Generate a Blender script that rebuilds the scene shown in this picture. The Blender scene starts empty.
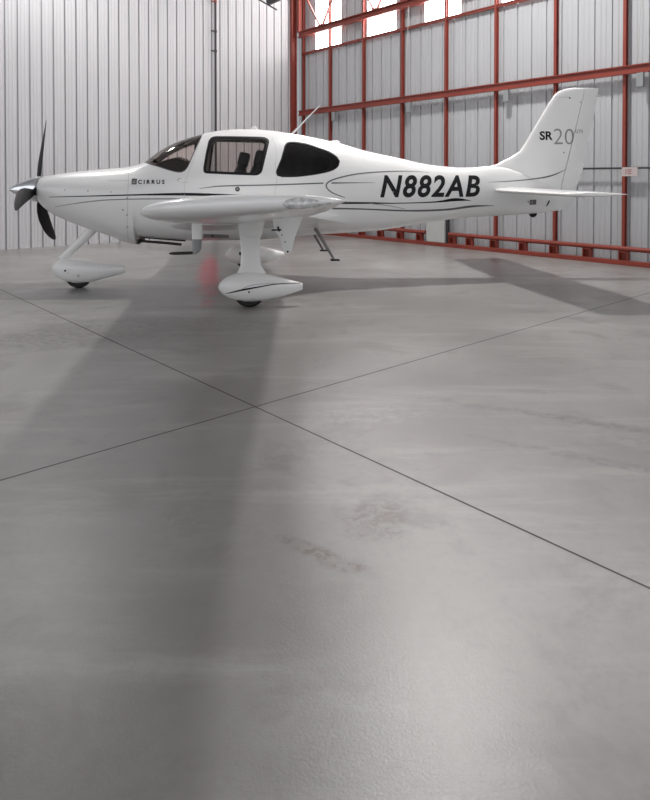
import bpy, bmesh, math, random
from mathutils import Vector, Matrix
random.seed(4)
scene = bpy.context.scene
COL = scene.collection
R = math.radians

# ------------------------------------------------------------------ materials
def mat(name, color, rough=.5, metal=0., coat=0., spec=.5, emit=None, estr=0., bump=None, vary=None):
    m = bpy.data.materials.new(name); m.use_nodes = True
    nt = m.node_tree; b = nt.nodes['Principled BSDF']
    b.inputs['Base Color'].default_value = (*color, 1)
    b.inputs['Roughness'].default_value = rough
    b.inputs['Metallic'].default_value = metal
    b.inputs['Coat Weight'].default_value = coat
    b.inputs['Coat Roughness'].default_value = .06
    b.inputs['Specular IOR Level'].default_value = spec
    if emit:
        b.inputs['Emission Color'].default_value = (*emit, 1)
        b.inputs['Emission Strength'].default_value = estr
    if bump or vary:
        tc = nt.nodes.new('ShaderNodeTexCoord'); n = nt.nodes.new('ShaderNodeTexNoise')
        nt.links.new(tc.outputs['Object'], n.inputs['Vector'])
        sc = (bump or vary)[0]; n.inputs['Scale'].default_value = sc; n.inputs['Detail'].default_value = 4
        if bump:
            bp = nt.nodes.new('ShaderNodeBump'); bp.inputs['Strength'].default_value = bump[1]
            bp.inputs['Distance'].default_value = .01
            nt.links.new(n.outputs['Fac'], bp.inputs['Height']); nt.links.new(bp.outputs['Normal'], b.inputs['Normal'])
        if vary:
            mx = nt.nodes.new('ShaderNodeMix'); mx.data_type = 'RGBA'
            k = vary[1]
            mx.inputs[6].default_value = (*[c*(1-k) for c in color], 1)
            mx.inputs[7].default_value = (*[min(1, c*(1+k)) for c in color], 1)
            nt.links.new(n.outputs['Fac'], mx.inputs[0]); nt.links.new(mx.outputs[2], b.inputs['Base Color'])
    return m

def glass(name, tint, gloss=1.0, ior=1.5):
    m = bpy.data.materials.new(name); m.use_nodes = True
    nt = m.node_tree; nt.nodes.clear()
    o = nt.nodes.new('ShaderNodeOutputMaterial'); mix = nt.nodes.new('ShaderNodeMixShader')
    t = nt.nodes.new('ShaderNodeBsdfTransparent'); g = nt.nodes.new('ShaderNodeBsdfGlossy'); f = nt.nodes.new('ShaderNodeFresnel')
    t.inputs['Color'].default_value = (*tint, 1); g.inputs['Roughness'].default_value = .03
    g.inputs['Color'].default_value = (gloss, gloss, gloss, 1)
    f.inputs['IOR'].default_value = ior
    nt.links.new(f.outputs[0], mix.inputs[0]); nt.links.new(t.outputs[0], mix.inputs[1]); nt.links.new(g.outputs[0], mix.inputs[2])
    nt.links.new(mix.outputs[0], o.inputs['Surface'])
    return m

M = dict(
    paint=mat('white_paint', (.80,.80,.80), .28, coat=.6, vary=(3,.015)),
    grey_paint=mat('grey_primer', (.34,.35,.36), .4, vary=(6,.1)),
    black=mat('black_vinyl', (.008,.008,.010), .5, spec=.25, vary=(20,.2)),
    dark_grey=mat('grey_vinyl', (.10,.10,.105), .35, vary=(20,.1)),
    mid_grey=mat('light_grey_vinyl', (.27,.26,.27), .4, vary=(20,.1)),
    pale_line=mat('seam_grey', (.50,.50,.50), .5, vary=(20,.1)),
    rubber=mat('tyre_rubber', (.012,.012,.012), .75, bump=(60,.3)),
    blade=mat('black_blade_paint', (.010,.010,.011), .5, spec=.3, vary=(12,.2)),
    chrome=mat('polished_metal', (.80,.82,.85), .16, metal=1., vary=(5,.04)),
    steel=mat('dull_steel', (.22,.215,.20), .45, metal=.8, vary=(15,.1)),
    exhaust=mat('sooty_exhaust', (.035,.03,.03), .6, metal=.4, vary=(12,.3)),
    leather=mat('black_leather', (.012,.012,.014), .5, bump=(40,.2)),
    cabin=mat('cabin_lining', (.42,.40,.38), .7, vary=(8,.05)),
    dash=mat('charcoal_dash', (.018,.018,.02), .45, vary=(12,.2)),
    red=mat('red_oxide_paint', (.235,.040,.026), .42, vary=(2.5,.25)),
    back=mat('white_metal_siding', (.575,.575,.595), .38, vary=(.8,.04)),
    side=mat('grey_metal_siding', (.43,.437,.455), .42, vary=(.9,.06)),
    zinc=mat('galvanised_steel', (.27,.28,.285), .5, metal=.1, vary=(9,.12)),
    cabinet=mat('pale_grey_cabinet', (.50,.51,.50), .5, vary=(5,.04)),
    pipe=mat('dark_pipe', (.03,.03,.033), .5, vary=(8,.2)),
    sign=mat('pinkish_notice', (.52,.45,.45), .5, vary=(14,.08)),
    sign_mark=mat('faded_red_ink', (.30,.10,.10), .5, vary=(14,.1)),
    ceiling=mat('ceiling_sheet', (.55,.55,.56), .6, vary=(1,.05)),
    skylight=mat('translucent_sheet', (.9,.9,.9), .5, emit=(1,.98,.97), estr=10.0, vary=(1,.02)),
    lens=mat('lamp_lens', (.55,.55,.57), .08, metal=.1, coat=1., vary=(45,.8)),
    rope=mat('pale_cord', (.5,.49,.47), .7, vary=(10,.05)),
)
M['clear'] = glass('cabin_glass', (.80,.76,.74))
M['windscreen'] = glass('windscreen_glass', (.88,.82,.79), .9, 1.2)
M['smoke'] = glass('smoked_glass', (.10,.10,.11), .9)

# ------------------------------------------------------------------ mesh helpers
def obj(name, bm, m, parent=None, smooth=True, angle=38, keep=False):
    me = bpy.data.meshes.new(name)
    if smooth:
        for f in bm.faces: f.smooth = True
        lim = R(angle)
        for e in bm.edges:
            if len(e.link_faces) == 2 and e.calc_face_angle(0) > lim: e.smooth = False
    bm.to_mesh(me); bm.free()
    me.materials.append(m if not isinstance(m, str) else M[m])
    o = bpy.data.objects.new(name, me); COL.objects.link(o)
    if parent: o.parent = parent
    return o

def tag(o, label=None, cat=None, group=None, kind=None):
    if label: o['label'] = label
    if cat: o['category'] = cat
    if group: o['group'] = group
    if kind: o['kind'] = kind
    return o

def fix(bm):
    bmesh.ops.recalc_face_normals(bm, faces=bm.faces[:]); return bm

def loft(rings, cap0=True, cap1=True, closed=True, bm=None):
    bm = bm or bmesh.new()
    rv = [[bm.verts.new(p) for p in r] for r in rings]
    n = len(rings[0])
    for a, b in zip(rv, rv[1:]):
        for i in range(n if closed else n-1):
            j = (i+1) % n
            try: bm.faces.new((a[i], a[j], b[j], b[i]))
            except ValueError: pass
    if closed and cap0: bm.faces.new(rv[0])
    if closed and cap1: bm.faces.new(rv[-1][::-1])
    return fix(bm) if closed else bm

def box(bm, c, d, rot=None, bevel=0.):
    t = bmesh.new()
    bmesh.ops.create_cube(t, size=1)
    for v in t.verts: v.co = Vector((v.co.x*d[0], v.co.y*d[1], v.co.z*d[2]))
    if bevel: bmesh.ops.bevel(t, geom=t.edges[:], offset=bevel, segments=2, affect='EDGES', profile=.5)
    if rot is not None: bmesh.ops.transform(t, matrix=rot.to_4x4(), verts=t.verts[:])
    bmesh.ops.translate(t, vec=Vector(c), verts=t.verts[:])
    me = bpy.data.meshes.new('t'); t.to_mesh(me); t.free(); bm.from_mesh(me); bpy.data.meshes.remove(me)
    return bm

def tube(bm, p, q, r0, r1=None, n=16, cap=True):
    r1 = r0 if r1 is None else r1
    p, q = Vector(p), Vector(q); d = (q-p).normalized()
    a = d.orthogonal().normalized(); b = d.cross(a)
    rs = [[c + (a*math.cos(k*2*math.pi/n) + b*math.sin(k*2*math.pi/n))*r for k in range(n)] for c, r in ((p, r0), (q, r1))]
    return loft(rs, cap, cap, bm=bm)

def path_tube(bm, pts, r, n=12):
    pts = [Vector(p) for p in pts]
    up = Vector((0,0,1)) if abs((pts[-1]-pts[0]).normalized().z) < .9 else Vector((1,0,0))
    rs = []
    for i, p in enumerate(pts):
        d = (pts[min(i+1, len(pts)-1)]-pts[max(i-1, 0)]).normalized()
        a = d.cross(up).normalized(); b = a.cross(d)
        rr = r[i] if isinstance(r, (list, tuple)) else r
        rs.append([p+(a*math.cos(k*2*math.pi/n)+b*math.sin(k*2*math.pi/n))*rr for k in range(n)])
    return loft(rs, bm=bm)

def lathe_x(prof, c, n=40, bm=None):
    """prof: list of (x, radius) turned about the x axis through c"""
    rs = [[(c[0]+x, c[1]+r*math.cos(k*2*math.pi/n), c[2]+r*math.sin(k*2*math.pi/n)) for k in range(n)] for x, r in prof]
    return loft(rs, bm=bm)

def cat_rom(pts, step=.03):
    out = []
    n = len(pts)
    for i in range(n-1):
        p0 = pts[max(i-1,0)]; p1 = pts[i]; p2 = pts[i+1]; p3 = pts[min(i+2,n-1)]
        L = math.dist(p1[:2], p2[:2]); k = max(1, int(L/step))
        for j in range(k):
            t = j/k
            out.append(tuple(.5*((2*p1[c])+(-p0[c]+p2[c])*t+(2*p0[c]-5*p1[c]+4*p2[c]-p3[c])*t*t+(-p0[c]+3*p1[c]-3*p2[c]+p3[c])*t**3) for c in range(len(p1))))
    out.append(tuple(pts[-1]))
    return out
def pchip(xs, ys, x):
    n = len(xs)
    if x <= xs[0]: return ys[0]
    if x >= xs[-1]: return ys[-1]
    h = [xs[i+1]-xs[i] for i in range(n-1)]
    dl = [(ys[i+1]-ys[i])/h[i] for i in range(n-1)]
    i = 0
    while x > xs[i+1]: i += 1
    def slope(k):
        if k == 0: return dl[0]
        if k == n-1: return dl[-1]
        a, b = dl[k-1], dl[k]
        if a*b <= 0: return 0.0
        w1 = 2*h[k]+h[k-1]; w2 = h[k]+2*h[k-1]
        return (w1+w2)/(w1/a+w2/b)
    m0, m1 = slope(i), slope(i+1)
    t = (x-xs[i])/h[i]
    return ((2*t**3-3*t**2+1)*ys[i] + (t**3-2*t**2+t)*h[i]*m0
            + (-2*t**3+3*t**2)*ys[i+1] + (t**3-t**2)*h[i]*m1)

TOP = [(.385,1.405),(.42,1.424),(.495,1.437),(.8,1.482),(1.108,1.515),(1.481,1.552),(1.60,1.582),(1.67,1.613),
       (1.87,1.762),(2.063,1.868),(2.262,1.942),(2.43,1.985),(2.6,2.022),(2.83,2.045),(3.06,2.048),(3.3,2.033),(3.576,1.997),
       (3.885,1.943),(4.169,1.885),(4.36,1.833),(4.566,1.777),(4.842,1.718),(5.1,1.665),(5.367,1.607),(5.6,1.575),(5.9,1.553),
       (6.1,1.556),(6.3,1.575),(6.5,1.575),(6.75,1.51),(7.0,1.40),(7.35,1.26)]
BOT = [(.385,1.095),(.42,1.05),(.492,.986),(.735,.856),(1.042,.738),(1.227,.672),(1.59,.551),(1.60,.551),(1.625,.64),(2.0,.62),
       (2.367,.60),(3.0,.60),(3.9,.655),(4.22,.668),(4.774,.70),(5.018,.732),(5.546,.812),(5.903,.852),(6.408,.879),(6.92,.905),(7.35,.95)]
WID = [(.385,.20),(.42,.285),(.5,.37),(.65,.44),(.8,.48),(1.1,.53),(1.5,.575),(2.0,.615),(2.5,.635),(3.0,.635),(3.5,.60),(4.0,.525),
       (4.5,.425),(5.0,.335),(5.5,.265),(6.0,.21),(6.5,.16),(7.0,.10),(7.35,.05)]
ZC  = [(.385,1.25),(.8,1.22),(1.5,1.17),(2.2,1.17),(3.0,1.18),(4.0,1.20),(5.0,1.17),(6.0,1.18),(7.35,1.12)]
NU  = [(.385,2.0),(.8,2.35),(1.5,2.4),(2.0,2.3),(3.0,2.25),(4.0,2.1),(5.0,2.0),(7.35,2.0)]
NL  = [(.385,2.0),(.8,2.3),(1.5,2.6),(2.2,3.2),(3.2,3.2),(4.0,2.6),(5.0,2.2),(7.35,2.0)]
def tab(T, s): return pchip([p[0] for p in T], [p[1] for p in T], s)
_c = {}
def station(s):
    k = round(s, 4)
    if k not in _c:
        _c[k] = (tab(TOP,s), tab(BOT,s), tab(WID,s), tab(ZC,s), tab(NU,s), tab(NL,s))
    return _c[k]
def hw(s, z):
    """half width of the fuselage at station s and height z"""
    zt, zb, W, zc, nu, nl = station(s)
    if z >= zc: q = (z-zc)/(zt-zc); n = nu
    else: q = (zc-z)/(zc-zb); n = nl
    q = min(.9995, max(0., q))
    return W*(1-q**n)**(1./n)
# ------------------------------------------------------------------ the aircraft (x aft from the spinner tip, -y towards its left side, z up)
ROOT = bpy.data.objects.new('light_aircraft', None); COL.objects.link(ROOT)
ROOT.location = (-3.9855, 8.0712, 0); ROOT.rotation_euler = (0, 0, R(7.5))
tag(ROOT, 'white single-engine propeller aircraft with N882AB on its side, standing on the hangar floor', 'aircraft')

def sgn(v): return 1 if v >= 0 else -1
def fus_pt(s, th, inset=0.):
    zt, zb, W, zc, nu, nl = station(s)
    c, q = math.cos(th), math.sin(th)
    n = nu if q >= 0 else nl; H = (zt-zc) if q >= 0 else (zc-zb)
    return (s, (W-inset)*sgn(c)*abs(c)**(2/n), zc + (H-inset)*sgn(q)*abs(q)**(2/n))

def stations():
    ss = [.385,.39,.40,.41,.42,.44,.46,.48,.5]
    s = .55
    while s < 1.58: ss.append(s); s += .05
    ss += [1.59, 1.60, 1.612, 1.625]
    s = 1.67
    while s < 7.36: ss.append(round(s,4)); s += .045
    return ss
NR = 96
rings = [[fus_pt(s, (k+.5)*2*math.pi/NR) for k in range(NR)] for s in stations()]
FUS = obj('fuselage', loft(rings), 'paint', ROOT)
FUS.data.materials.append(M['cabin'])

DOOR = [(2.506,1.868),(2.520,1.895),(2.540,1.915),(2.57,1.925),(2.602,1.928),(2.88,1.926),(3.166,1.921),(3.20,1.917),(3.229,1.903),(3.245,1.885),(3.25,1.859),
        (3.20,1.67),(3.158,1.503),(3.145,1.475),(3.121,1.454),(3.10,1.445),(3.072,1.441),(2.78,1.452),(2.491,1.465),(2.465,1.472),(2.455,1.486),(2.452,1.526),(2.475,1.69)]
REAR = cat_rom([(3.40,1.64),(3.454,1.816),(3.475,1.848),(3.509,1.864),(3.574,1.868),(3.70,1.855),(3.808,1.83),(4.013,1.754),(4.126,1.676),(4.155,1.624),(4.137,1.565),
        (4.061,1.507),(3.889,1.462),(3.631,1.426),(3.405,1.420),(3.349,1.436),(3.331,1.473),(3.40,1.64)], .04)[:-1]
WSB = [(1.672,1.612),(1.706,1.599),(1.80,1.575),(1.885,1.551),(2.022,1.506),(2.107,1.483),(2.150,1.476),(2.185,1.478),(2.221,1.495),(2.261,1.551),(2.306,1.662),(2.36,1.802),(2.405,1.925),(2.425,2.02)]

def prism(poly, y0=-1.2, y1=1.2):
    return loft([[(s, y, z) for s, z in poly] for y in (y0, y1)])
# hollow cabin, then openings for windscreen and side windows
sol = FUS.modifiers.new('s', 'SOLIDIFY'); sol.thickness = .022; sol.offset = -1; sol.material_offset = 1
cb = bmesh.new()
for poly in (DOOR, REAR, WSB + [(2.425,2.3),(1.60,2.3),(1.60,1.70)]):
    t = prism(poly); me = bpy.data.meshes.new('t'); t.to_mesh(me); t.free(); cb.from_mesh(me); bpy.data.meshes.remove(me)
CUT = obj('window_cutter', cb, 'cabin', None, smooth=False); CUT.parent = ROOT
bl = FUS.modifiers.new('b', 'BOOLEAN'); bl.operation = 'DIFFERENCE'; bl.object = CUT; bl.solver = 'EXACT'
bpy.context.view_layer.update()
dg = bpy.context.evaluated_depsgraph_get()
nm = bpy.data.meshes.new_from_object(FUS.evaluated_get(dg), depsgraph=dg)
FUS.modifiers.clear(); old = FUS.data; FUS.data = nm; bpy.data.meshes.remove(old)
cm = CUT.data; bpy.data.objects.remove(CUT); bpy.data.meshes.remove(cm)
bm = bmesh.new(); bm.from_mesh(FUS.data)
for f in bm.faces: f.smooth = True
for e in bm.edges: e.smooth = not (len(e.link_faces) == 2 and e.calc_face_angle(0) > R(38))
bm.to_mesh(FUS.data); bm.free()

# ---- draping of flat shapes on the body side
def surf_y(s, z, off): return -(hw(s, z)+off)
def drape(bm, off=.0025, side=1, step=.04, fn=None):
    """bm holds flat faces with x=s, y=z; cut finely and lay on the surface"""
    xs = [v.co.x for v in bm.verts]; ys = [v.co.y for v in bm.verts]
    x = math.floor(min(xs)/step)*step+step
    while x < max(xs):
        bmesh.ops.bisect_plane(bm, geom=bm.verts[:]+bm.edges[:]+bm.faces[:], plane_co=(x,0,0), plane_no=(1,0,0)); x += step
    y = math.floor(min(ys)/step)*step+step
    while y < max(ys):
        bmesh.ops.bisect_plane(bm, geom=bm.verts[:]+bm.edges[:]+bm.faces[:], plane_co=(0,y,0), plane_no=(0,1,0)); y += step
    for v in bm.verts:
        s, z = v.co.x, v.co.y
        yy = (fn(s, z, off) if fn else surf_y(s, z, off))
        v.co = Vector((s, yy*side, z))
    return bm
def poly_bm(outer, inner=None):
    bm = bmesh.new(); es = []
    for lp in ([outer] + ([inner] if inner else [])):
        vs = [bm.verts.new((p[0], p[1], 0)) for p in lp]
        es += [bm.edges.new((vs[i], vs[(i+1) % len(vs)])) for i in range(len(vs))]
    bmesh.ops.triangle_fill(bm, edges=es, use_beauty=True, use_dissolve=False)
    return bm
def shrink(poly, d):
    n = len(poly); a = sum(poly[i][0]*poly[(i+1)%n][1]-poly[(i+1)%n][0]*poly[i][1] for i in range(n))
    sg = 1 if a > 0 else -1; out = []
    for i in range(n):
        p0, p1, p2 = poly[i-1], poly[i], poly[(i+1)%n]
        e1 = Vector((p1[0]-p0[0], p1[1]-p0[1])).normalized(); e2 = Vector((p2[0]-p1[0], p2[1]-p1[1])).normalized()
        nn = Vector((-(e1.y+e2.y), e1.x+e2.x)); nn.normalize(); k = d/max(.5, nn.dot(Vector((-e1.y, e1.x))))
        out.append((p1[0]+nn.x*k*sg, p1[1]+nn.y*k*sg))
    return out
def stripe(name, pts, widths, m, parent, off=.0025, fn=None, side=1):
    """pts (s,z); widths at points; tapered band laid on the surface"""
    P = cat_rom([(*p, w) for p, w in zip(pts, widths)], .025)
    bm = bmesh.new(); prev = None
    for i, p in enumerate(P):
        a = P[max(i-1,0)]; b = P[min(i+1,len(P)-1)]
        t = Vector((b[0]-a[0], b[1]-a[1])).normalized(); h = max(.0006, p[2]/2)
        q = [(p[0]-t.y*h, p[1]+t.x*h), (p[0]+t.y*h, p[1]-t.x*h)]
        vs = [bm.verts.new((s, (fn(s, z, off) if fn else surf_y(s, z, off))*side, z)) for s, z in q]
        if prev: bm.faces.new((prev[0], prev[1], vs[1], vs[0]))
        prev = vs
    return obj(name, bm, m, parent)
def disc(name, s, z, r, m, parent, fn=None, r_in=0, off=.003):
    pl = lambda q: [(s+q*math.cos(k*math.pi/10), z+q*math.sin(k*math.pi/10)) for k in range(20)]
    return obj(name, drape(poly_bm(pl(r), pl(r_in) if r_in else None), off, fn=fn, step=.2), m, parent)
def text_bm(txt, x0, x1, z0, z1, bold=0., shear=0., space=1.):
    cu = bpy.data.curves.new('t', 'FONT'); cu.body = txt; cu.size = 1; cu.offset = bold; cu.shear = shear; cu.resolution_u = 4; cu.space_character = space
    o = bpy.data.objects.new('t', cu); COL.objects.link(o)
    bpy.context.view_layer.update(); dg = bpy.context.evaluated_depsgraph_get()
    me = bpy.data.meshes.new_from_object(o.evaluated_get(dg), depsgraph=dg)
    bm = bmesh.new(); bm.from_mesh(me); bpy.data.objects.remove(o); bpy.data.curves.remove(cu); bpy.data.meshes.remove(me)
    xs = [v.co.x for v in bm.verts]; ys = [v.co.y for v in bm.verts]
    a, b, c, d = min(xs), max(xs), min(ys), max(ys)
    for v in bm.verts: v.co = Vector((x0+(v.co.x-a)/(b-a)*(x1-x0), z0+(v.co.y-c)/(d-c)*(z1-z0), 0))
    bmesh.ops.remove_doubles(bm, verts=bm.verts[:], dist=.0002)
    return bm

# ---- windows
for side, nm_ in ((1, 'near'), (-1, 'far')):
    w = obj('door_window', drape(poly_bm(shrink(DOOR, -.004)), -.012, side), 'clear', ROOT)
    obj('window_seal', drape(poly_bm(shrink(DOOR, -.006), shrink(DOOR, .026)), .0015, side), 'black', w)
    w = obj('rear_window', drape(poly_bm(shrink(REAR, -.004)), -.008, side), 'smoke', ROOT)
    obj('window_seal', drape(poly_bm(shrink(REAR, -.005), shrink(REAR, .012)), .0015, side), 'black', w)
# windscreen wrapping over the top
def base_th(s, zb):
    zt, zbt, W, zc, nu, nl = station(s)
    q = (zb-zc)/(zt-zc)
    return math.asin(min(1., q)**(nu/2)) if q < 1 else math.pi/2
def ws_z(s):
    for (a, za), (b, zb) in zip(WSB, WSB[1:]):
        if a <= s <= b: return za + (zb-za)*(s-a)/(b-a)
    return WSB[-1][1]
rows = []
for i in range(49):
    s = 1.674 + (2.423-1.674)*i/48
    t0 = base_th(s, min(ws_z(s), station(s)[0]-1e-4))
    rows.append([fus_pt(s, t0 + (math.pi-2*t0)*k/40, .006) for k in range(41)])
WS = obj('windscreen', loft(rows, closed=False), 'windscreen', ROOT)
P = [p for p in WSB if p[0] > 1.70][:-1]
for sd in (1, -1):
    stripe('windscreen_seal', [(p[0], p[1]) for p in P], [.012]*len(P), 'dark_grey', WS, side=sd)
obj('compass_mount', box(bmesh.new(), (2.34, -.22, 1.80), (.05, .07, .09), bevel=.01), 'dash', ROOT)
# instrument panel / glareshield
dr = []
for q_ in range(-8, 9):
    ring = []
    for s, z in ((1.80,1.50),(1.80,1.575),(1.97,1.645),(2.08,1.672),(2.14,1.675),(2.20,1.655),(2.235,1.62),(2.252,1.57),(2.25,1.52),(2.225,1.47),(2.20,1.10),(2.0,1.05),(1.80,1.2)):
        k = 1-.10*(abs(q_)/8)**3; zz = 1.3+(z-1.3)*k
        ring.append((s, q_/8*(hw(s, zz)-.035), zz))
    dr.append(ring)
obj('instrument_panel', loft(dr), 'dash', ROOT)
# seats
def seat(s, y, top, name='seat'):
    o = obj(name, box(box(bmesh.new(), (s-.20, y, 1.02), (.52, .46, .16), bevel=.04), (s-.2, y, .88), (.36,.28,.18), bevel=.03), 'leather', ROOT)
    rot = Matrix.Rotation(R(14), 3, 'Y')
    rs = []
    for k, (q, hwid, th) in enumerate(((0,.21,.28),(.15,.23,.26),(.34,.22,.22),(.50,.17,.15),(.60,.10,.09))):
        c = Vector((s+.04, y, 1.04)) + rot @ Vector((0,0,q))
        rs.append([c + rot @ Vector((th/2*sgn(math.cos(a))*abs(math.cos(a))**.6, hwid*sgn(math.sin(a))*abs(math.sin(a))**.6, 0)) for a in [j*math.pi/10 for j in range(20)]])
    obj('backrest', loft(rs), 'leather', o)
    c = Vector((s+.04, y, 1.04)) + rot @ Vector((0,0,top))
    obj('headrest', box(bmesh.new(), c, (.15, .25, .21), rot, bevel=.04), 'leather', o)
    return o
seat(2.955, -.26, .63); seat(2.745, .26, .63); seat(3.74, -.25, .56); seat(3.76, .25, .56)
# cabin floor
obj('cabin_floor', box(bmesh.new(), (2.65, 0, .80), (1.9, .90, .02)), 'dash', ROOT)

# ---- markings on the body
BG = bmesh.new
stripe('cheat_line', [(.599,1.174),(1.221,1.19),(1.695,1.202),(2.193,1.208),(2.647,1.197),(3.01,1.187)], [.006,.014,.018,.032,.03,.01], 'black', FUS)
stripe('cheat_line', [(.662,1.056),(1.004,1.109),(1.303,1.14),(1.695,1.151),(2.05,1.153),(2.348,1.16),(2.587,1.179)], [.004,.012,.014,.014,.014,.012,.004], 'mid_grey', FUS)
stripe('cheat_line', [(2.396,1.275),(2.528,1.293),(2.708,1.307),(3.379,1.322),(3.93,1.341)], [.003,.009,.013,.015,.016], 'dark_grey', FUS)
stripe('cheat_line', [(4.035,1.342),(4.622,1.346)], [.018,.003], 'dark_grey', FUS)
stripe('swoosh_line', [(5.416,1.481),(5.2,1.496),(4.914,1.496),(4.659,1.484),(4.423,1.464),(4.251,1.435),(4.096,1.396),(4.016,1.367),(3.97,1.33),(3.966,1.298),(4.002,1.248),(4.08,1.203),(4.213,1.157)],
       [.002,.005,.009,.011,.013,.015,.017,.018,.018,.017,.015,.013,.008], 'dark_grey', FUS)
stripe('swoosh_line', [(4.094,1.089),(4.552,1.083),(4.933,1.076),(5.463,1.087),(5.75,1.116),(5.983,1.102)], [.028,.022,.012,.018,.042,.004], 'black', FUS)
stripe('swoosh_line', [(4.043,1.019),(4.418,1.007),(4.973,.978),(5.258,.972),(5.653,.983),(6.013,1.023),(6.33,1.03)], [.022,.018,.02,.022,.026,.028,.004], 'dark_grey', FUS)
stripe('swoosh_line', [(4.552,1.078),(4.829,1.041),(5.042,.998)], [.012,.008,.006], 'mid_grey', FUS)
FS = lambda s, z, off: -(max(hw(s, z) if s < 7.3 else .0, fin_t(s, z))+off)
obj('registration_letters', drape(text_bm('N882AB', 4.69, 6.12, 1.150, 1.447, .027, .26, 1.14), .003), 'black', FUS)
obj('maker_lettering', drape(text_bm('C I R R U S', 1.668, 1.985, 1.331, 1.383, .035), .003), 'black', FUS)
LOGO = obj('maker_emblem', drape(poly_bm([(1.59,1.327),(1.652,1.327),(1.652,1.397),(1.59,1.397)]), .003), 'dark_grey', FUS)
stripe('emblem_mark', [(1.603,1.345),(1.622,1.372),(1.642,1.378)], [.006,.006,.004], 'pale_line', FUS, off=.004)
stripe('emblem_mark', [(1.605,1.338),(1.625,1.35),(1.644,1.345)], [.005,.006,.004], 'pale_line', FUS, off=.004)
for p, r in (((.801,1.26),.008),((1.077,1.248),.008),((1.351,1.236),.008),((1.491,1.019),.010),((1.537,.958),.009),((1.541,1.163),.009),((1.535,.81),.009)):
    disc('fastener', *p, r, 'mid_grey', FUS)
stripe('panel_seam', [(1.524,1.53),(1.549,1.40),(1.552,1.26),(1.545,1.0),(1.530,.80),(1.52,.62)], [.005]*6, 'pale_line', FUS)
stripe('panel_seam', [(1.30,1.375),(1.54,1.375)], [.004]*2, 'pale_line', FUS)
stripe('door_seam', [(2.41,1.93),(2.36,1.75),(2.30,1.56),(2.245,1.40),(2.22,1.28),(2.23,1.10)], [.0035]*6, 'pale_line', FUS)
stripe('door_seam', [(3.295,1.93),(3.34,1.75),(3.325,1.56),(3.34,1.40),(3.32,1.25),(3.28,1.07)], [.0035]*6, 'pale_line', FUS)
disc('door_handle', 2.858, 1.268, .028, 'black', FUS, r_in=.014)
disc('door_handle', 2.858, 1.268, .010, 'dark_grey', FUS)
stripe('cabin_latch', [(2.185,1.395),(2.150,1.398),(2.138,1.380),(2.155,1.362)], [.006]*4, 'mid_grey', FUS)
stripe('cabin_latch', [(2.19,1.352),(2.245,1.350),(2.27,1.362)], [.005]*3, 'pale_line', FUS)
disc('fuel_cap', 4.869, 1.223, .010, 'mid_grey', FUS)
disc('antenna_cover', 3.70, 1.912, .028, 'pale_line', FUS, r_in=.022)
# cowling outlet and front intakes
for sd in (1, -1):
    rs = [[(x, sd*.20+.075*k*math.cos(a), 1.24+.055*k*math.sin(a)) for a in [j*math.pi/12 for j in range(24)]] for x, k in ((.388,1.0),(.376,1.0),(.374,.9),(.3835,.82))]
    obj('air_intake', loft(rs), 'black', FUS)
obj('cooling_outlet', box(BG(), (1.62, 0, .60), (.02, .50, .05)), 'black', FUS)
# ---- exhaust
obj('exhaust_pipe', path_tube(BG(), [(1.50,-.25,.70),(1.66,-.27,.664),(1.9,-.27,.642),(2.20,-.27,.612)], .0125, 14), 'exhaust', ROOT)
obj('exhaust_pipe', path_tube(BG(), [(1.48,-.22,.66),(1.66,-.23,.610),(1.9,-.23,.588),(2.15,-.23,.560)], .0165, 14), 'exhaust', ROOT)
# ---- propeller and spinner
HUB = (0, 0, 1.262)
prof = [(.0,.003),(.006,.018),(.03,.036),(.09,.068),(.16,.100),(.24,.133),(.31,.157),(.345,.165),(.362,.166),(.370,.150)]
PROP = obj('propeller_spinner', lathe_x(prof, HUB), 'chrome', ROOT)
obj('spinner_backplate', lathe_x([(.362,.168),(.378,.168)], HUB), 'zinc', PROP)
for th in (-9, 111, 231):
    a = R(th); er = Vector((0, -math.cos(a), math.sin(a))); et = -Vector((0, math.sin(a), math.cos(a)))
    rs = []
    for r, ch, bt, sw, tk in ((.10,.06,46,0,.05),(.16,.07,44,0,.04),(.22,.11,41,-.01,.026),(.32,.145,37,-.020,.020),(.45,.163,34,-.020,.016),(.60,.158,30,-.008,.013),(.72,.140,28,.010,.010),(.82,.112,26,.034,.008),(.89,.080,25,.055,.006),(.935,.045,24,.070,.004),(.95,.016,24,.078,.002)):
        b = R(bt); c = Vector((math.sin(b),0,0)) + et*math.cos(b); nn = er.cross(c).normalized()
        o_ = Vector((.345,0,1.262)) + er*r + c*sw
        rs.append([o_ + c*(ch/2*math.cos(q)) + nn*(tk/2*math.sin(q)) for q in [j*math.pi/12 for j in range(24)]])
    obj('propeller_blade', loft(rs), 'blade', PROP)

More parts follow.
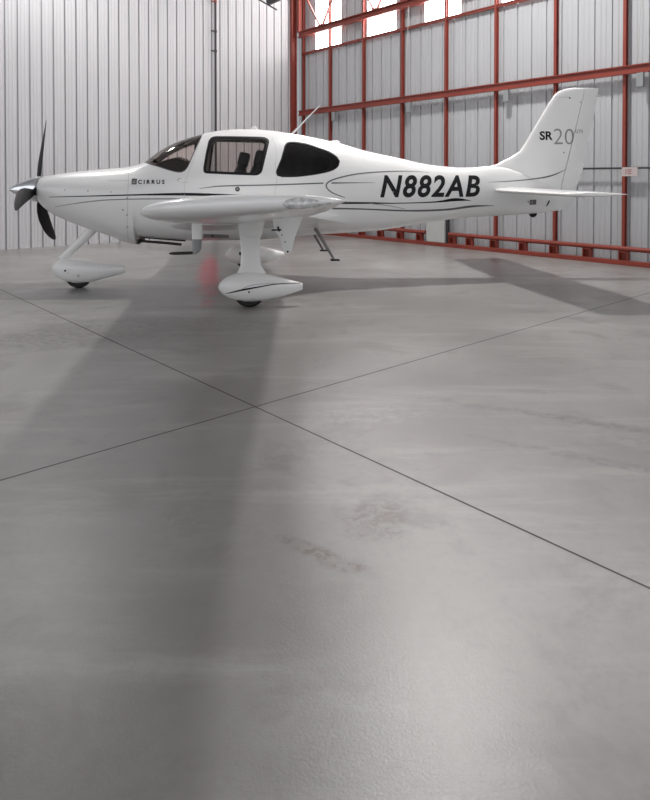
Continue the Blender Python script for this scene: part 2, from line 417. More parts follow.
# ---- wings
def naca(x): return 5*(.2969*math.sqrt(max(x,0))-.126*x-.3516*x*x+.2843*x**3-.1036*x**4)
def foil(le, te, w, zc, t, x0=0., x1=1., n=22, camber=.008, sd=1):
    """closed ring of an aerofoil slice between chord fractions x0 and x1"""
    c = te-le; xs = [x0+(x1-x0)*(1-math.cos(math.pi*k/n))/2 for k in range(n+1)]
    def pt(x, up):
        cam = camber*4*x*(1-x); y = t*naca(x)+ (.0012/c)
        return (le+c*x, -sd*w, zc + c*(cam + (y if up else -y)))
    return [pt(x, True) for x in xs] + [pt(x, False) for x in xs[::-1]]
def wle(w): return 2.22+(2.393-2.22)*(w-.9)/4.3
def wte(w): return 3.70+(3.34-3.70)*(w-.9)/4.3
def wz(w): return .925+(1.215-.925)*(w-.6)/4.6
for sd in (1, -1):
    rs = [foil(1.90,4.28,.40,.80,.085,sd=sd), foil(1.98,4.20,.52,.83,.09,sd=sd), foil(2.08,4.05,.62,.87,.10,sd=sd), foil(2.16,3.86,.72,.905,.12,sd=sd), foil(2.20,3.74,.84,.932,.125,sd=sd), foil(wle(.9),wte(.9),.90,wz(.9),.135,sd=sd)]
    root_f = obj('wing_root_fairing', loft(rs), 'paint', ROOT)
    W = obj('wing', loft([foil(wle(w),wte(w),w,wz(w),.125,0,.76,sd=sd) for w in (.9,1.6,2.3,3.0,3.7,4.4,5.1)]), 'paint', ROOT)
    root_f.parent = W
    obj('flap', loft([foil(wle(w),wte(w),w,wz(w),.125,.766,1,8,sd=sd) for w in (.905,2.0,3.05)]), 'paint', W)
    obj('aileron', loft([foil(wle(w),wte(w),w,wz(w),.125,.766,1,8,sd=sd) for w in (3.06,4.1,5.095)]), 'paint', W)
    tips = [(5.1,wle(5.1),wte(5.1),wz(5.1),.125),(5.2,2.393,3.34,1.215,.120),(5.3,2.415,3.338,1.226,.120),(5.4,2.455,3.337,1.237,.123),(5.5,2.525,3.336,1.248,.130),
            (5.58,2.61,3.336,1.257,.135),(5.65,2.715,3.337,1.266,.14),(5.71,2.835,3.338,1.274,.155),(5.76,2.96,3.34,1.281,.17),(5.80,3.07,3.342,1.286,.19),(5.83,3.17,3.345,1.290,.18),(5.842,3.23,3.347,1.292,.08)]
    wt = obj('wingtip', loft([foil(a,b,w,z,t,sd=sd) for w,a,b,z,t in tips]), 'paint', W)
    # tip lamp
    rs = []
    for i in range(17):
        u = i/16; s = 3.075+.215*u
        rr = math.sqrt(max(0, 1-(2*u-1)**2))
        rr = max(.02, (rr**.8)*(1-.45*u))
        rs.append([(s, -sd*(5.800+.026*u+.040*rr*max(-.6, math.cos(a))), 1.278+.008*u+.032*rr*math.sin(a)) for a in [j*math.pi/10 for j in range(20)]])
    LT = obj('wingtip_lamp', loft(rs), 'lens', W)
    # pitot mast (left wing only) and aileron bracket fairing
    if sd == 1:
        rs = []
        for z, a, b, th in ((1.08,2.528,2.610,.030),(.93,2.532,2.606,.024)):
            rs.append([((a+b)/2+(b-a)/2*math.cos(q), -3.6+th/2*math.sin(q), z) for q in [j*math.pi/10 for j in range(20)]])
        mast = obj('pitot_mast', loft(rs), 'paint', W)
        rs = []
        for z, a, b, th in ((.932,2.533,2.606,.026),(.86,2.536,2.600,.024),(.835,2.525,2.585,.024),(.818,2.515,2.560,.02)):
            rs.append([((a+b)/2+(b-a)/2*math.cos(q), -3.6+th/2*math.sin(q), z) for q in [j*math.pi/10 for j in range(20)]])
        obj('pitot_foot', loft(rs), 'zinc', W)
        obj('pitot_tube', path_tube(BG(), [(2.54,-3.6,.829),(2.40,-3.6,.827),(2.375,-3.6,.8265),(2.362,-3.6,.826)], [.012,.012,.009,.004]), 'exhaust', W)
    rs = []
    for y, k in ((-.022,.86),(-.016,1.),(.016,1.),(.022,.86)):
        pts = [(3.150,1.10),(3.175,.965),(3.215,.90),(3.245,.80),(3.262,.772),(3.283,.762),(3.303,.772),(3.318,.80),(3.35,.92),(3.42,1.10)]
        cx, cz = 3.28, .92
        rs.append([(cx+(s-cx)*k, -sd*(3.2+y), cz+(z-cz)*k) for s, z in pts])
    br = obj('hinge_fairing', loft(rs), 'paint', W)
    if sd == 1:
        for s, z, r in ((3.283,.785,.0085),(3.262,.866,.005),(3.235,.925,.005)):
            obj('hinge_bolt', tube(BG(), (s,-3.222,z),(s,-3.227,z),r), 'black', W)
        bm = BG(); tube(bm, (3.15,-3.224,.965),(3.23,-3.232,.968),.006); tube(bm, (3.20,-3.228,.995),(3.215,-3.228,.955),.007)
        obj('hinge_pin', bm, 'black', W)

# ---- tail: fin, rudder, tailplane
FIN = [  # z, leading s, trailing s, thickness in metres
    (.945,7.02,7.36,.05),(1.00,7.0,7.47,.055),(1.06,6.97,7.52,.06),(1.114,6.95,7.554,.065),(1.21,6.90,7.591,.072),(1.35,6.45,7.640,.085),(1.45,6.30,7.667,.09),(1.50,6.24,7.68,.10),
    (1.545,6.26,7.692,.105),(1.575,6.33,7.70,.105),(1.60,6.43,7.706,.105),(1.639,6.50,7.716,.105),(1.694,6.623,7.731,.105),(1.785,6.765,7.753,.10),(1.90,6.845,7.780,.098),
    (2.038,6.93,7.812,.093),(2.20,7.030,7.850,.088),(2.37,7.135,7.885,.08),(2.50,7.218,7.905,.074),(2.584,7.280,7.919,.066),(2.63,7.345,7.927,.055),(2.655,7.41,7.932,.045),(2.672,7.48,7.935,.032),(2.683,7.56,7.938,.014)]
def fin_at(z):
    for a, b in zip(FIN, FIN[1:]):
        if a[0] <= z <= b[0]:
            t = (z-a[0])/(b[0]-a[0]); return tuple(a[k]+(b[k]-a[k])*t for k in range(4))
    return FIN[0] if z < FIN[0][0] else FIN[-1]
def fin_t(s, z):
    _, a, b, t = fin_at(z); x = (s-a)/(b-a)
    if x <= 0 or x >= 1: return 0
    return t*naca(x)+.001
def hinge(z): return 7.30+(z-1.0)*(7.69-7.30)/1.55
def fin_ring(z, a, b, t, part):
    h = (hinge(z)-a)/(b-a)
    x0, x1 = (0, h-.006) if part == 'fin' else (h+.006, 1)
    n = 18; xs = [x0+(x1-x0)*(1-math.cos(math.pi*k/n))/2 for k in range(n+1)]
    return [(a+(b-a)*x, -(t*naca(x)+.001), z) for x in xs] + [(a+(b-a)*x, t*naca(x)+.001, z) for x in xs[::-1]]
FINO = obj('tail_fin', loft([fin_ring(*r, 'fin') for r in FIN if r[0] > 1.1]), 'paint', ROOT)
RUD = obj('rudder', loft([fin_ring(*r, 'rudder') for r in FIN]), 'paint', ROOT)
obj('trim_tab', loft([[(a, -.006, z), (b, -.002, z), (b, .002, z), (a, .006, z)] for z, a, b in ((1.47,7.64,7.690),(1.62,7.66,7.728))]), 'paint', RUD)
FN = lambda s, z, off: -(max(fin_t(s, z), hw(s, z) if s < 7.3 and z < 1.55 else 0)+off)
stripe('tail_line', [(6.235,1.35),(6.466,1.358),(6.721,1.374),(6.934,1.394),(7.126,1.419),(7.289,1.464),(7.444,1.532)], [.003,.009,.012,.015,.020,.016,.003], 'dark_grey', FUS, fn=FN, off=.004)
obj('model_lettering', drape(text_bm('SR', 7.036, 7.228, 1.937, 2.062, .03), .003, fn=FN), 'black', FINO)
obj('model_number', drape(text_bm('20', 7.242, 7.552, 1.880, 2.100, -.010), .003, fn=FN), 'mid_grey', FINO)
obj('model_suffix', drape(text_bm('GTS', 7.572, 7.695, 2.045, 2.090, .010), .003, fn=FN), 'mid_grey', FINO)
disc('fin_bolt', 7.483, 2.533, .012, 'black', FINO, fn=FN); disc('fin_bolt', 7.652, 2.479, .010, 'mid_grey', RUD, fn=FN); disc('fin_bolt', 7.399, 1.767, .010, 'dark_grey', FINO, fn=FN)
stripe('fin_seam', [(7.26,2.543),(7.48,2.543)], [.004]*2, 'mid_grey', FINO, fn=FN)
obj('tail_antenna', path_tube(BG(), [(7.88,0,2.575),(8.02,0,2.572),(8.16,0,2.568)], [.005,.004,.003]), 'rope', RUD)
for sd in (1, -1):
    def srow(w, x0, x1, n):
        u = (w-.05)/1.90
        return foil(6.332+.10*u, 7.16+.02*u, w, 1.240-.020*u, .095-.01*u, x0, x1, n, 0, sd)
    HS = obj('tailplane', loft([srow(w, 0, .68, 18) for w in (.05,.5,1.0,1.5,1.86)]), 'paint', ROOT)
    obj('elevator', loft([srow(w, .69, 1, 8) for w in (.14,.6,1.2,1.86)]), 'paint', HS)
    rs = [srow(1.86,0,1,22)]
    for w, k in ((1.92,.93),(1.955,.75),(1.965,.5)):
        r = srow(w,0,1,22); m_ = sum(p[0] for p in r)/len(r)+.12
        rs.append([(m_+(p[0]-m_)*k, p[1], 1.222+(p[2]-1.222)*k*.9) for p in r])
    obj('tailplane_tip', loft(rs), 'paint', HS)
obj('static_plate', drape(poly_bm([(6.862,1.035),(6.965,1.040),(6.962,1.108),(6.860,1.103)]), .003), 'dark_grey', FUS)
obj('static_plate', drape(poly_bm([(6.88,1.055),(6.915,1.057),(6.914,1.088),(6.88,1.086)]), .004), 'mid_grey', FUS)
disc('static_port', 6.838, 1.078, .012, 'mid_grey', FUS)
stripe('tail_slot', [(7.168,1.095),(7.155,1.06),(7.125,1.012)], [.020,.020,.010], 'black', FUS, fn=FN, off=.004)
bm = BG()
rs = [[(6.965+.062*k*math.cos(a), .018*k*math.sin(a), z) for a in [j*math.pi/8 for j in range(16)]] for z, k in ((.915,1.),(.885,.9),(.862,.5),(.855,.2))]
obj('tie_down_skid', loft(rs), 'black', FUS)
# ---- antennas on the roof
rs = [[(3.07+.055*k*math.cos(a)+d, .02*k*math.sin(a), z) for a in [j*math.pi/8 for j in range(16)]] for z, k, d in ((2.035,1.,0),(2.065,.75,.004),(2.085,.45,.008),(2.09,.2,.01))]
obj('roof_antenna', loft(rs), 'paint', ROOT)
obj('whip_antenna', path_tube(BG(), [(3.57,0,1.985),(3.66,0,2.08),(3.80,0,2.225),(3.955,0,2.385)], [.016,.011,.009,.006]), 'paint', ROOT)
rs = [[(4.155+.075*k*math.cos(a), .03*k*math.sin(a), z) for a in [j*math.pi/8 for j in range(16)]] for z, k in ((1.86,1.),(1.90,.85),(1.912,.4))]
obj('roof_antenna', loft(rs), 'paint', ROOT)
# ---- boarding steps
for sd in (1, -1):
    bm = path_tube(BG(), [(3.84,-sd*.42,.76),(3.90,-sd*.47,.66),(3.98,-sd*.52,.52),(4.06,-sd*.55,.385)], [.022,.020,.018,.015], 10)
    st = obj('boarding_step', bm, 'steel', ROOT)
    obj('step_tread', box(BG(), (4.075,-sd*.55,.372), (.11,.10,.016), bevel=.004), 'black', st)
# ---- landing gear
def spat(c, prof, parent, nm='wheel_fairing'):
    rs = []
    for s, zt, zb, w in prof:
        zc = (zt+zb)/2; h = (zt-zb)/2
        rs.append([(s, c+w*sgn(math.cos(a))*abs(math.cos(a))**.85, zc+h*sgn(math.sin(a))*abs(math.sin(a))**.85) for a in [j*math.pi/18 for j in range(36)]])
    return obj(nm, loft(rs), 'paint', parent)
def tyre(c, s, r, wdt, parent):
    prof = [(-wdt/2*.6,r*.55),(-wdt/2,r*.72),(-wdt/2*.98,r*.86),(-wdt/2*.7,r*.965),(-wdt/2*.3,r),(wdt/2*.3,r),(wdt/2*.7,r*.965),(wdt/2*.98,r*.86),(wdt/2,r*.72),(wdt/2*.6,r*.55)]
    rs = [[(s+q*math.cos(k*2*math.pi/40), c+x, r+q*math.sin(k*2*math.pi/40)) for k in range(40)] for x, q in prof]
    return obj('tyre', loft(rs), 'rubber', parent)
MS = [(2.655,.232,.208,.012),(2.668,.262,.178,.04),(2.70,.300,.142,.072),(2.76,.340,.105,.105),(2.84,.366,.076,.13),(2.93,.378,.060,.142),(3.02,.378,.056,.142),(3.12,.366,.060,.135),(3.24,.338,.080,.112),(3.36,.305,.110,.082),(3.47,.275,.142,.05),(3.56,.250,.170,.026),(3.57,.246,.174,.020)]
def ms_w(s, z, off):
    for a, b in zip(MS, MS[1:]):
        if a[0] <= s <= b[0]:
            t = (s-a[0])/(b[0]-a[0]); zt, zb, w = (a[k]+(b[k]-a[k])*t for k in (1,2,3)); break
    else: return -1.523
    q = min(.999, abs(z-(zt+zb)/2)/((zt-zb)/2)); e = 2/.85
    return -(1.523 + w*(1-q**e)**(1/e) + off)
for sd in (1, -1):
    # cantilever leg: body attachment, out and down to the wheel
    rs = []
    for w, z, a, b, t in ((.90,.88,2.82,3.14,.05),(1.20,.89,2.86,3.14,.06),(1.35,.85,2.885,3.12,.06),(1.43,.72,2.89,3.11,.05),(1.46,.55,2.90,3.105,.045),(1.49,.44,2.89,3.12,.05),(1.51,.36,2.85,3.17,.08)):
        dirv = Vector((0, .35, 1)).normalized() if w > 1.35 else Vector((0,0,1))
        ring = []
        for q in [j*math.pi/10 for j in range(20)]:
            p = Vector(((a+b)/2+(b-a)/2*math.cos(q), -sd*w, z))
            side = Vector((0, -sd, -.0)) if z < .72 else Vector((0,-sd*.5,.85)).normalized()
            if w < 1.25: side = Vector((0,0,1))
            ring.append(p + side*(t/2*math.sin(q)))
        rs.append(ring)
    LEG = obj('main_landing_gear_leg', loft(rs), 'paint', ROOT)
    rs = []
    for z, a, b, t in ((.97,2.85,3.17,.18),(.88,2.86,3.155,.15),(.80,2.875,3.135,.11),(.745,2.885,3.12,.07)):
        rs.append([((a+b)/2+(b-a)/2*math.cos(q), -sd*(1.40)-sd*t/2*math.sin(q), z) for q in [j*math.pi/12 for j in range(24)]])
    obj('leg_fairing', loft(rs), 'paint', LEG)
    sp = spat(-sd*1.523, MS, LEG)
    tyre(-sd*1.523, 2.99, .178, .15, LEG)
    if sd == 1:
        stripe('fairing_line', [(2.735,.163),(2.895,.205),(3.092,.237),(3.271,.256),(3.545,.251)], [.004,.018,.014,.010,.004], 'black', LEG, fn=ms_w)
        stripe('fairing_line', [(2.877,.195),(2.951,.239),(3.057,.263),(3.271,.268)], [.003,.006,.006,.003], 'mid_grey', LEG, fn=ms_w)
        disc('fairing_bolt', 2.983, .184, .010, 'black', LEG, fn=ms_w); disc('fairing_bolt', 3.02, .108, .006, 'mid_grey', LEG, fn=ms_w)
    if sd == -1: obj('brake_fitting', box(BG(), (2.90, 1.375, .25), (.06,.04,.05), bevel=.01), 'black', LEG)
rs = []
for s, z, a, t in ((1.06,.82,.068,.08),(.985,.72,.062,.075),(.87,.60,.055,.068),(.77,.505,.050,.06),(.69,.425,.048,.055),(.63,.36,.055,.05)):
    d = Vector((.78,0,.62)); nrm = Vector((.62,0,-.78))
    rs.append([Vector((s,0,z)) + nrm*(a*math.cos(q)) + Vector((0,1,0))*(t/2*math.sin(q)) for q in [j*math.pi/12 for j in range(24)]])
NL_ = obj('nose_landing_gear_leg', loft(rs), 'paint', ROOT)
NS = [(.505,.262,.232,.01),(.515,.290,.205,.03),(.545,.325,.170,.06),(.60,.360,.130,.085),(.68,.378,.085,.105),(.78,.378,.062,.115),(.88,.368,.058,.115),(.98,.345,.068,.105),(1.10,.318,.098,.085),(1.22,.300,.130,.062),(1.34,.284,.160,.038),(1.41,.272,.178,.024)]
spat(0, NS, NL_)
tyre(0, .84, .165, .12, NL_)
nsw = lambda s, z, off: -(.108 + off)
for s, z, r, c in ((.700,.236,.013,'black'),(.735,.205,.005,'mid_grey'),(.80,.175,.005,'mid_grey'),(.86,.17,.02,'pale_line'),(.76,.25,.004,'mid_grey')):
    bm = BG(); tube(bm, (s,-.09,z),(s,-.1155,z),r,n=14); obj('fairing_bolt', bm, c, NL_)
# belly drain panel and far-side gear door details
obj('belly_panel', drape(poly_bm([(2.44,.66),(2.75,.652),(2.75,.70),(2.44,.715)]), .003), 'mid_grey', FUS)
disc('belly_drain', 2.55, .69, .018, 'black', FUS, r_in=.009, off=.004)
# ------------------------------------------------------------------ the hangar
C0 = Vector((-.785, 17.30, 0)); U = Vector((.6372, -.7707, 0)); V = Vector((-.7707, -.6372, 0))
def RP(a, b, z): return C0 + U*a + V*b + Vector((0,0,z))     # a along the right wall, b into the room
ROTU = Matrix((U, V*-1, Vector((0,0,1)))).transposed()        # x along the right wall, y outwards
CH = 7.4
def bar(bm, a0, a1, b0, b1, z0, z1, bevel=0.):
    return box(bm, RP((a0+a1)/2, (b0+b1)/2, (z0+z1)/2), (abs(a1-a0), abs(b1-b0), abs(z1-z0)), ROTU, bevel)
def beam(bm, p, q, w, h):
    p, q = Vector(p), Vector(q); d = q-p; L = d.length; x = d.normalized()
    y = Vector((0,0,1)).cross(x)
    y = y.normalized() if y.length > .01 else -V
    z = x.cross(y)
    return box(bm, (p+q)/2, (L, w, h), Matrix((x, y, z)).transposed())
def corrugated(bm, org, dr, inw, t0, t1, z0, z1, pitch, profile, phase=0.):
    pts = []; k = math.floor((t0-phase)/pitch)
    while k*pitch+phase < t1:
        for dt, dp in profile:
            t = k*pitch+phase+dt*pitch
            if t0 < t < t1: pts.append((t, dp))
        k += 1
    pts = [(t0, 0)] + pts + [(t1, 0)]
    prev = None
    for t, dp in pts:
        p = org + dr*t + inw*dp
        vs = [bm.verts.new(p+Vector((0,0,z0))), bm.verts.new(p+Vector((0,0,z1)))]
        if prev: bm.faces.new((prev[0], vs[0], vs[1], prev[1]))
        prev = vs
    return bm
# floor
bm = bmesh.new()
vs = [bm.verts.new(RP(a, b, 0)) for a, b in ((-.6,-.6),(24,-.6),(24,20),(-.6,20))]
bm.faces.new(vs[::-1])
fix(bm)
for f in bm.faces:
    if f.normal.z < 0: f.normal_flip()
fm = bpy.data.materials.new('polished_concrete'); fm.use_nodes = True
nt = fm.node_tree; b = nt.nodes['Principled BSDF']; N = nt.nodes.new; Lk = nt.links.new
tc = N('ShaderNodeTexCoord')
def noise(scale, detail=5, rough=.6, dist=0., sc=None, rz=0):
    n = N('ShaderNodeTexNoise'); n.inputs['Scale'].default_value = scale; n.inputs['Detail'].default_value = detail
    n.inputs['Roughness'].default_value = rough; n.inputs['Distortion'].default_value = dist
    if sc:
        mp = N('ShaderNodeMapping'); mp.inputs['Scale'].default_value = sc; mp.inputs['Rotation'].default_value = (0,0,rz)
        Lk(tc.outputs['Object'], mp.inputs['Vector']); Lk(mp.outputs[0], n.inputs['Vector'])
    else: Lk(tc.outputs['Object'], n.inputs['Vector'])
    return n.outputs['Fac']
def mth(op, a, b_=None, c=None):
    n = N('ShaderNodeMath'); n.operation = op
    for i, v in enumerate((a, b_, c)):
        if v is None: continue
        if isinstance(v, (int, float)): n.inputs[i].default_value = v
        else: Lk(v, n.inputs[i])
    return n.outputs[0]
def ramp(v, a, b_, lo=0., hi=1.):
    n = N('ShaderNodeMapRange'); n.clamp = True; n.interpolation_type = 'SMOOTHSTEP'
    Lk(v, n.inputs[0]); n.inputs[1].default_value = a; n.inputs[2].default_value = b_; n.inputs[3].default_value = lo; n.inputs[4].default_value = hi
    return n.outputs[0]
def mixc(f, a, b_):
    n = N('ShaderNodeMix'); n.data_type = 'RGBA'
    if isinstance(f, (int, float)): n.inputs[0].default_value = f
    else: Lk(f, n.inputs[0])
    for i, v in ((6, a), (7, b_)):
        if isinstance(v, tuple): n.inputs[i].default_value = (*v, 1)
        else: Lk(v, n.inputs[i])
    return n.outputs[2]
sx = N('ShaderNodeSeparateXYZ'); Lk(tc.outputs['Object'], sx.inputs[0]); X, Y = sx.outputs[0], sx.outputs[1]
big = noise(.55, 4, .55); mid = noise(2.2, 6, .65, .4); fine = noise(28, 4, .6); streak = noise(1.0, 5, .6, .3, (.6, 3.2, 1), R(-12))
CBASE = (.285,.279,.272); CDARK = (.200,.192,.184); CLIGHT = (.340,.333,.324)
c = mixc(ramp(big, .38, .64), CDARK, CLIGHT)
c = mixc(.40, c, CBASE)
c = mixc(mth('MULTIPLY', ramp(mid, .47, .68), .7), c, CDARK)
c = mixc(mth('MULTIPLY', ramp(streak, .48, .72), .45), c, (.44,.432,.422))
c = mixc(mth('MULTIPLY', ramp(fine, .45, .75), .22), c, (.20,.19,.18))
warp = noise(5, 5, .7); scr = ramp(noise(16, 6, .75, .6), .44, .58, .3, 1)
wrp = mth('MULTIPLY_ADD', warp, 2.2, -1.15)
def blob(cx, cy, ang, rx, ry, k):
    mp = N('ShaderNodeMapping'); mp.vector_type = 'TEXTURE'
    mp.inputs['Location'].default_value = (cx, cy, 0); mp.inputs['Rotation'].default_value = (0, 0, ang); mp.inputs['Scale'].default_value = (rx, ry, 1)
    Lk(tc.outputs['Object'], mp.inputs['Vector'])
    ln = N('ShaderNodeVectorMath'); ln.operation = 'LENGTH'; Lk(mp.outputs[0], ln.inputs[0])
    return ramp(mth('ADD', ln.outputs['Value'], wrp), .45, 1.5, k, 0)
def blobs(L, colr, c, tex=True):
    m_ = None
    for q in L: m_ = blob(*q) if m_ is None else mth('MAXIMUM', m_, blob(*q))
    m_ = mth('MULTIPLY', m_, scr) if tex else m_
    MK.append(m_)
    return mixc(m_, c, colr)
MK = []
# old spills, worn patches and rub marks
c = blobs([(.21,2.60,.3,.15,.14,.7),(-.06,2.375,-.62,.14,.033,1.),(.07,2.27,-.25,.09,.035,1.)], (.19,.163,.148), c)
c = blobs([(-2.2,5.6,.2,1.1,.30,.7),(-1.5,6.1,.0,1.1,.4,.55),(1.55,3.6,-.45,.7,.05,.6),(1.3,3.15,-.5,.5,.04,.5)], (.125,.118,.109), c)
c = blobs([(.25,3.75,.1,.35,.15,.5),(2.0,3.2,-.4,.6,.12,.35)], (.38,.375,.365), c)
MARK = MK[0]
# faint long red patch mixed into the floor colour under the aircraft
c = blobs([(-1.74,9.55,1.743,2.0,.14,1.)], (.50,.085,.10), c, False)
# saw-cut joints
def joint(px, py, dx, dy, w):
    n_ = Vector((-dy, dx)).normalized()
    d = mth('ABSOLUTE', mth('SUBTRACT', mth('ADD', mth('MULTIPLY', X, n_.x), mth('MULTIPLY', Y, n_.y)), px*n_.x+py*n_.y))
    return ramp(d, w*.5, w*1.3, 1, 0)
dA = Vector((.745,.667)).normalized(); dB = Vector((.66,-.751)).normalized()
jt = None
for px, py, d in [(-.425,3.875,dA), (-.425,3.875,dB), (-.425+dB.x*-6.1, 3.875+dB.y*-6.1, dA), (-.425-dA.x*6.1, 3.875-dA.y*6.1, dB)]:
    j = joint(px, py, d.x, d.y, .0058)
    jt = j if jt is None else mth('MAXIMUM', jt, j)
c = mixc(mth('MULTIPLY', jt, .72), c, (.035,.03,.028))
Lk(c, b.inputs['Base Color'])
rg = ramp(big, .35, .65, .295, .335)
Lk(mth('MULTIPLY_ADD', jt, .4, rg), b.inputs['Roughness']); Lk(mth('MULTIPLY_ADD', mth('MAXIMUM', jt, mth('MULTIPLY', MARK, .5)), -.45, .55), b.inputs['Specular IOR Level'])
bp = N('ShaderNodeBump'); bp.inputs['Strength'].default_value = .14; bp.inputs['Distance'].default_value = .006
hh = mth('ADD', mth('MULTIPLY', noise(110, 4, .7), .8), mth('MULTIPLY', noise(9, 4, .5), .25))
Lk(mth('SUBTRACT', hh, mth('MULTIPLY', jt, .4)), bp.inputs['Height']); Lk(bp.outputs[0], b.inputs['Normal'])
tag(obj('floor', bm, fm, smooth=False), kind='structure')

# back wall: white sheet with deep narrow ribs
BP = [(.0,0),(.02,-.045),(.13,-.045),(.15,0),(.34,0),(.38,.005),(.46,.005),(.50,0),(.64,0),(.68,.005),(.76,.005),(.80,0)]
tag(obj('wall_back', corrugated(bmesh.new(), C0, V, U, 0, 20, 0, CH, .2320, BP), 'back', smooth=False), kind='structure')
SP = [(.0,0),(.02,-.028),(.09,-.028),(.12,0),(.36,0),(.40,-.008),(.46,-.008),(.50,0),(.66,0),(.70,-.008),(.76,-.008),(.80,0)]
so = C0 - V*.14
WINS = [(.68,1.70),(2.65,3.61),(4.47,5.44),(6.44,7.40),(8.40,9.36),(10.4,11.3)]
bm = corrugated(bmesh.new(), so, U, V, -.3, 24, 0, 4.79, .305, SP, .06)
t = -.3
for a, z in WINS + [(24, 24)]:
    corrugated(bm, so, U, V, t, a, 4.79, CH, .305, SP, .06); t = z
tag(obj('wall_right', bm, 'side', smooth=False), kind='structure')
for i, (a, z) in enumerate(WINS):
    tag(obj('window_%d' % (i+1), bar(bmesh.new(), a, z, -.15, -.14, 4.775, CH), 'skylight', smooth=False), kind='structure')
bm = bmesh.new(); bar(bm, -.6, 24, -.6, 20, CH, CH+.1)
tag(obj('ceiling', bm, 'ceiling', smooth=False), kind='structure')

# steel frame on the right wall
ORD = ['first','second','third','fourth','fifth','sixth','seventh','eighth','ninth']
CT = [.30,1.40,2.65,3.92,5.17,6.41,7.675,8.92,10.17]
NEAR = ['beside the thick corner post', 'next out from the corner', 'behind the aircraft cabin roof', 'behind the rear side window', 'above the painted registration letters',
        'rising over the rear fuselage', 'passing behind the tail fin', 'carrying the pinkish notice', 'beyond the right edge']
for k, t in enumerate(CT):
    w = .05 if k else .04
    bm = bmesh.new(); t -= .06; bar(bm, t-w/2, t+w/2, -.12, -.11, 0, CH); bar(bm, t-.006, t+.006, -.11, -.055, 0, CH); bar(bm, t-w/2, t+w/2, -.055, -.045, 0, CH)
    tag(obj('steel_column', bm, 'red', smooth=False), 'slim red steel wall column, %s from the corner, %s' % (ORD[k], NEAR[k]), 'column', 'red columns along the grey wall')
bm = bmesh.new()
bar(bm, .01,.11, .05,.065, 0, CH); bar(bm, .05,.07, .065,.185, 0, CH); bar(bm, .01,.11, .185,.20, 0, CH)
tag(obj('corner_post', bm, 'red', smooth=False), 'thick red I-section steel post in the corner where the white and grey walls meet', 'column')
bm = bmesh.new(); bar(bm, .18,.26, .0,.10, 5.322, CH)
tag(obj('corner_post_extension', bm, 'red', smooth=False), 'short double red steel upright standing on the top beam beside the corner post', 'column')
def girt(name, z0, z1, b0, b1, label, a0=.18, a1=11.5):
    bm = bmesh.new(); h = (z1-z0)
    bar(bm, a0, a1, b0, b1, z1-.02, z1); bar(bm, a0, a1, b0, b1, z0, z0+.02); bar(bm, a0, a1, b0+.02, b0+.035, z0+.02, z1-.02)
    return tag(obj(name, bm, 'red', smooth=False), label, 'beam')
girt('steel_beam', 3.09, 3.23, .0, .07, 'thick red steel beam across the grey wall at mid height, grey boxes hanging from it')
girt('steel_beam', 5.16, 5.32, .0, .10, 'uppermost thick red steel beam, crossing the bright translucent panels')
girt('steel_rail', 4.715, 4.775, -.10, -.05, 'thin red steel rail along the lower edge of the bright panels')
# floor level: sill and bumper rail
tag(obj('steel_sill', bar(bmesh.new(), .18, 11.5, .0, .12, 0, .075, .006), 'red', smooth=False), 'low red steel sill running along the floor at the foot of the grey wall', 'beam')
rail_end = [(.25,4.66),(5.3,11.5)]
for a0, a1 in rail_end:
    bm = bmesh.new(); tube(bm, RP(a0, .045, .262), RP(a1, .045, .262), .040, n=20)
    lab = 'round red bumper rail just above the floor, %s the grey cabinet' % ('left of' if a0 < 1 else 'right of')
    tag(obj('bumper_rail', bm, 'red'), lab, 'rail', 'red bumper rails')
posts = sorted([t for t in CT if not 4.6 < t < 5.3] + [4.50,5.40] + [2.02,3.3,5.83,7.05,8.3,9.55])
for k, t in enumerate(posts):
    bm = bmesh.new(); bar(bm, t-.075, t-.06, .0, .09, .076, .222); bar(bm, t+.06, t+.075, .0, .09, .076, .222); bar(bm, t-.06, t+.06, .0,.02, .076, .222); bar(bm, t-.075, t+.075, -.0, .09, .205, .221)
    tag(obj('rail_bracket', bm, 'red', smooth=False), 'squat red steel bracket between floor sill and bumper rail, number %s from the corner' % ['one','two','three','four','five','six','seven','eight','nine','ten','eleven','twelve','thirteen','fourteen','fifteen','sixteen'][k], 'bracket', 'brackets under the bumper rail')
# V braces over the top beam
for k in range(5):
    t = 1.155+1.98*k; bm = bmesh.new()
    for sg_ in (-1, 1): beam(bm, RP(t+sg_*.07, .06, 5.345), RP(t+sg_*(.09+(.56 if k == 0 else .84)), .06, 6.59 if k else 6.2), .05, .035)
    bar(bm, t-.10, t+.10, .02, .10, 5.322, 5.345)
    tag(obj('diagonal_brace', bm, 'red', smooth=False), 'V-shaped red steel brace standing on the top beam, %s V from the corner' % ORD[k], 'brace', 'V braces over the top beam')
bm = bmesh.new(); bar(bm, .28, 11.5, .0, .16, 6.62, 6.74)
tag(obj('steel_chord', bm, 'red', smooth=False), 'red steel chord joining the tops of the V braces near the roof', 'beam')
# hanging grey boxes with cords
BT = [(1.62,'leftmost, near the whip antenna'),(4.16,'second from the left'),(6.665,'third from left, beside the tail fin'),(9.16,'rightmost of the four')]
for t, lb in BT:
    bm = bmesh.new(); bar(bm, t-.055, t+.055, .005, .07, 2.86, 3.085, .008)
    g = obj('junction_box', bm, 'zinc', smooth=False)
    tag(g, 'grey box hanging below the middle red beam, %s' % lb, 'box', 'grey boxes on the beam')
for t, lb in ((4.16,'left'),(9.16,'right')):
    bm = bmesh.new(); tube(bm, RP(t+.10,.16,5.15), RP(t-.02,.10,3.25), .006, n=8)
    tag(obj('pull_cord', bm, 'rope'), 'thin pale cord hanging from the top beam to a grey box, %s one' % lb, 'cord', 'pale cords')
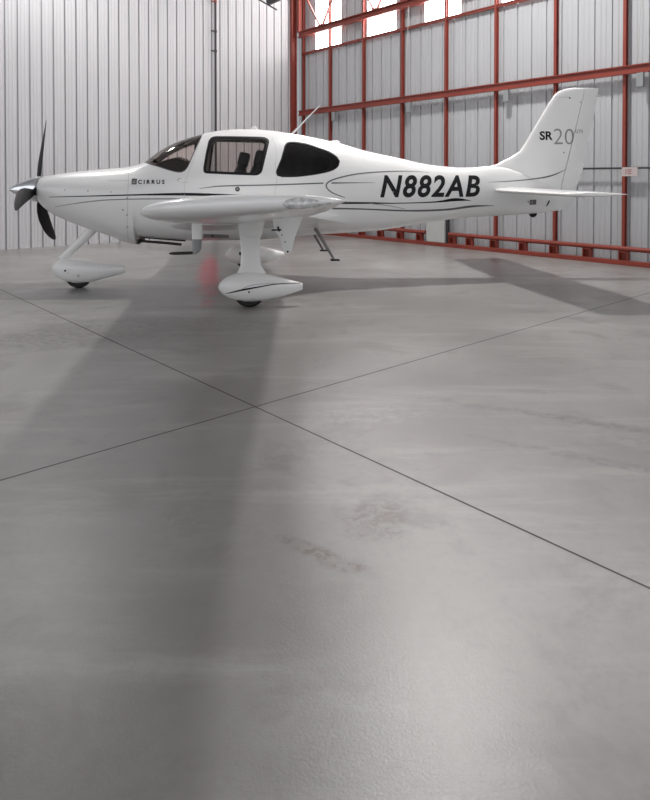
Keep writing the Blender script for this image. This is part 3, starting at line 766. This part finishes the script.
# conduit and notice
bm = bmesh.new(); tube(bm, RP(5.6,.0,1.575), RP(11.5,.0,1.575), .017, n=10)
tag(obj('conduit', bm, 'pipe'), 'thin dark conduit running level along the grey wall behind the tail', 'pipe')
bm = bmesh.new(); bar(bm, 8.87, 9.125, .022, .04, 1.44, 1.585, .003)
sg = obj('notice_board', bm, 'sign', smooth=False); tag(sg, 'small pinkish rectangular notice on the red column right of the tail', 'sign')
bm = bmesh.new(); 
for z in (1.545,1.515,1.485): bar(bm, 8.965, 9.03, .040, .043, z-.006, z+.006)
bar(bm, 8.935, 8.945, .040,.043, 1.47,1.56)
obj('notice_mark', bm, 'sign_mark', sg, smooth=False)
# grey cabinet
bm = bmesh.new(); bar(bm, 4.725, 5.215, .0, .10, .077, 1.42, .008)
cb_ = obj('wall_cabinet', bm, 'cabinet', smooth=False); tag(cb_, 'tall plain pale grey metal cabinet standing against the wall under the registration letters', 'cabinet')
bm = bmesh.new(); bar(bm, 5.222, 5.275, .0, .06, .077, 1.42); obj('side_channel', bm, 'pipe', cb_, smooth=False)
# pipe on the back wall
PB = RP(.07, 2.50, 0)
bm = bmesh.new(); tube(bm, PB, PB+Vector((0,0,CH)), .026, n=14)
pp = obj('wall_pipe', bm, 'pipe'); tag(pp, 'dark vertical pipe running down the white back wall behind the cabin', 'pipe')
for z in (5.72,5.0,4.52):
    bm = tube(bmesh.new(), PB+Vector((0,0,z-.03)), PB+Vector((0,0,z+.03)), .037, n=14); beam(bm, PB+Vector((0,0,z)), PB+V*.12+Vector((0,0,z)), .03,.03)
    obj('pipe_clamp', bm, 'red' if z > 5.5 else 'pipe', pp)
# roof strut near the corner
bm = bmesh.new(); beam(bm, (-1.72, 15.5, 5.80), (-1.16, 15.5, 5.48), .03, .03)
tag(obj('brace_rod', bm, 'pipe', smooth=False), 'thin dark rod slanting down in front of the white wall near the corner', 'rod')
bm = bmesh.new(); beam(bm, (-1.40, 15.5, 5.64), (-.85, 15.5, 5.88), .09, .12)
tag(obj('roof_strut', bm, 'pipe', smooth=False), 'dark steel strut end at the top of the picture beside the red corner post', 'strut')

# ------------------------------------------------------------------ light
def area(loc, size, power, col=(1,1,1), rot=(0,0,0), shape='DISK'):
    l = bpy.data.lights.new('lamp', 'AREA'); l.shape = shape; l.size = size; l.energy = power; l.color = col
    o = bpy.data.objects.new('hangar_lamp', l); COL.objects.link(o); o.location = loc; o.rotation_euler = rot
    return o
for lx, ly, pw, sz in ((1.75,9.4,330,.6),(-5.5,12.0,110,.8),(3.5,13.2,50,.8)):
    area((lx, ly, CH-.15), sz, pw, (1,.98,.95))
w = bpy.data.worlds.new('sky'); scene.world = w; w.use_nodes = True
bg = w.node_tree.nodes['Background']; bg.inputs[0].default_value = (.97,.98,1,1); bg.inputs[1].default_value = 1.08

# ------------------------------------------------------------------ camera
cd = bpy.data.cameras.new('camera'); cam = bpy.data.objects.new('camera', cd); COL.objects.link(cam)
cam.location = (0, 0, 1.38); cam.rotation_euler = (R(90-.9), 0, 0)
cd.sensor_fit = 'HORIZONTAL'; cd.sensor_width = 36; cd.lens = 36*640/650
cd.shift_x = 0; cd.shift_y = -(400-190.054)/650; cd.clip_end = 100
scene.camera = cam
scene.view_settings.view_transform = 'Standard'; scene.view_settings.look = 'None'
scene.view_settings.gamma = 1; scene.view_settings.use_curve_mapping = False
scene.view_settings.exposure = 0.16
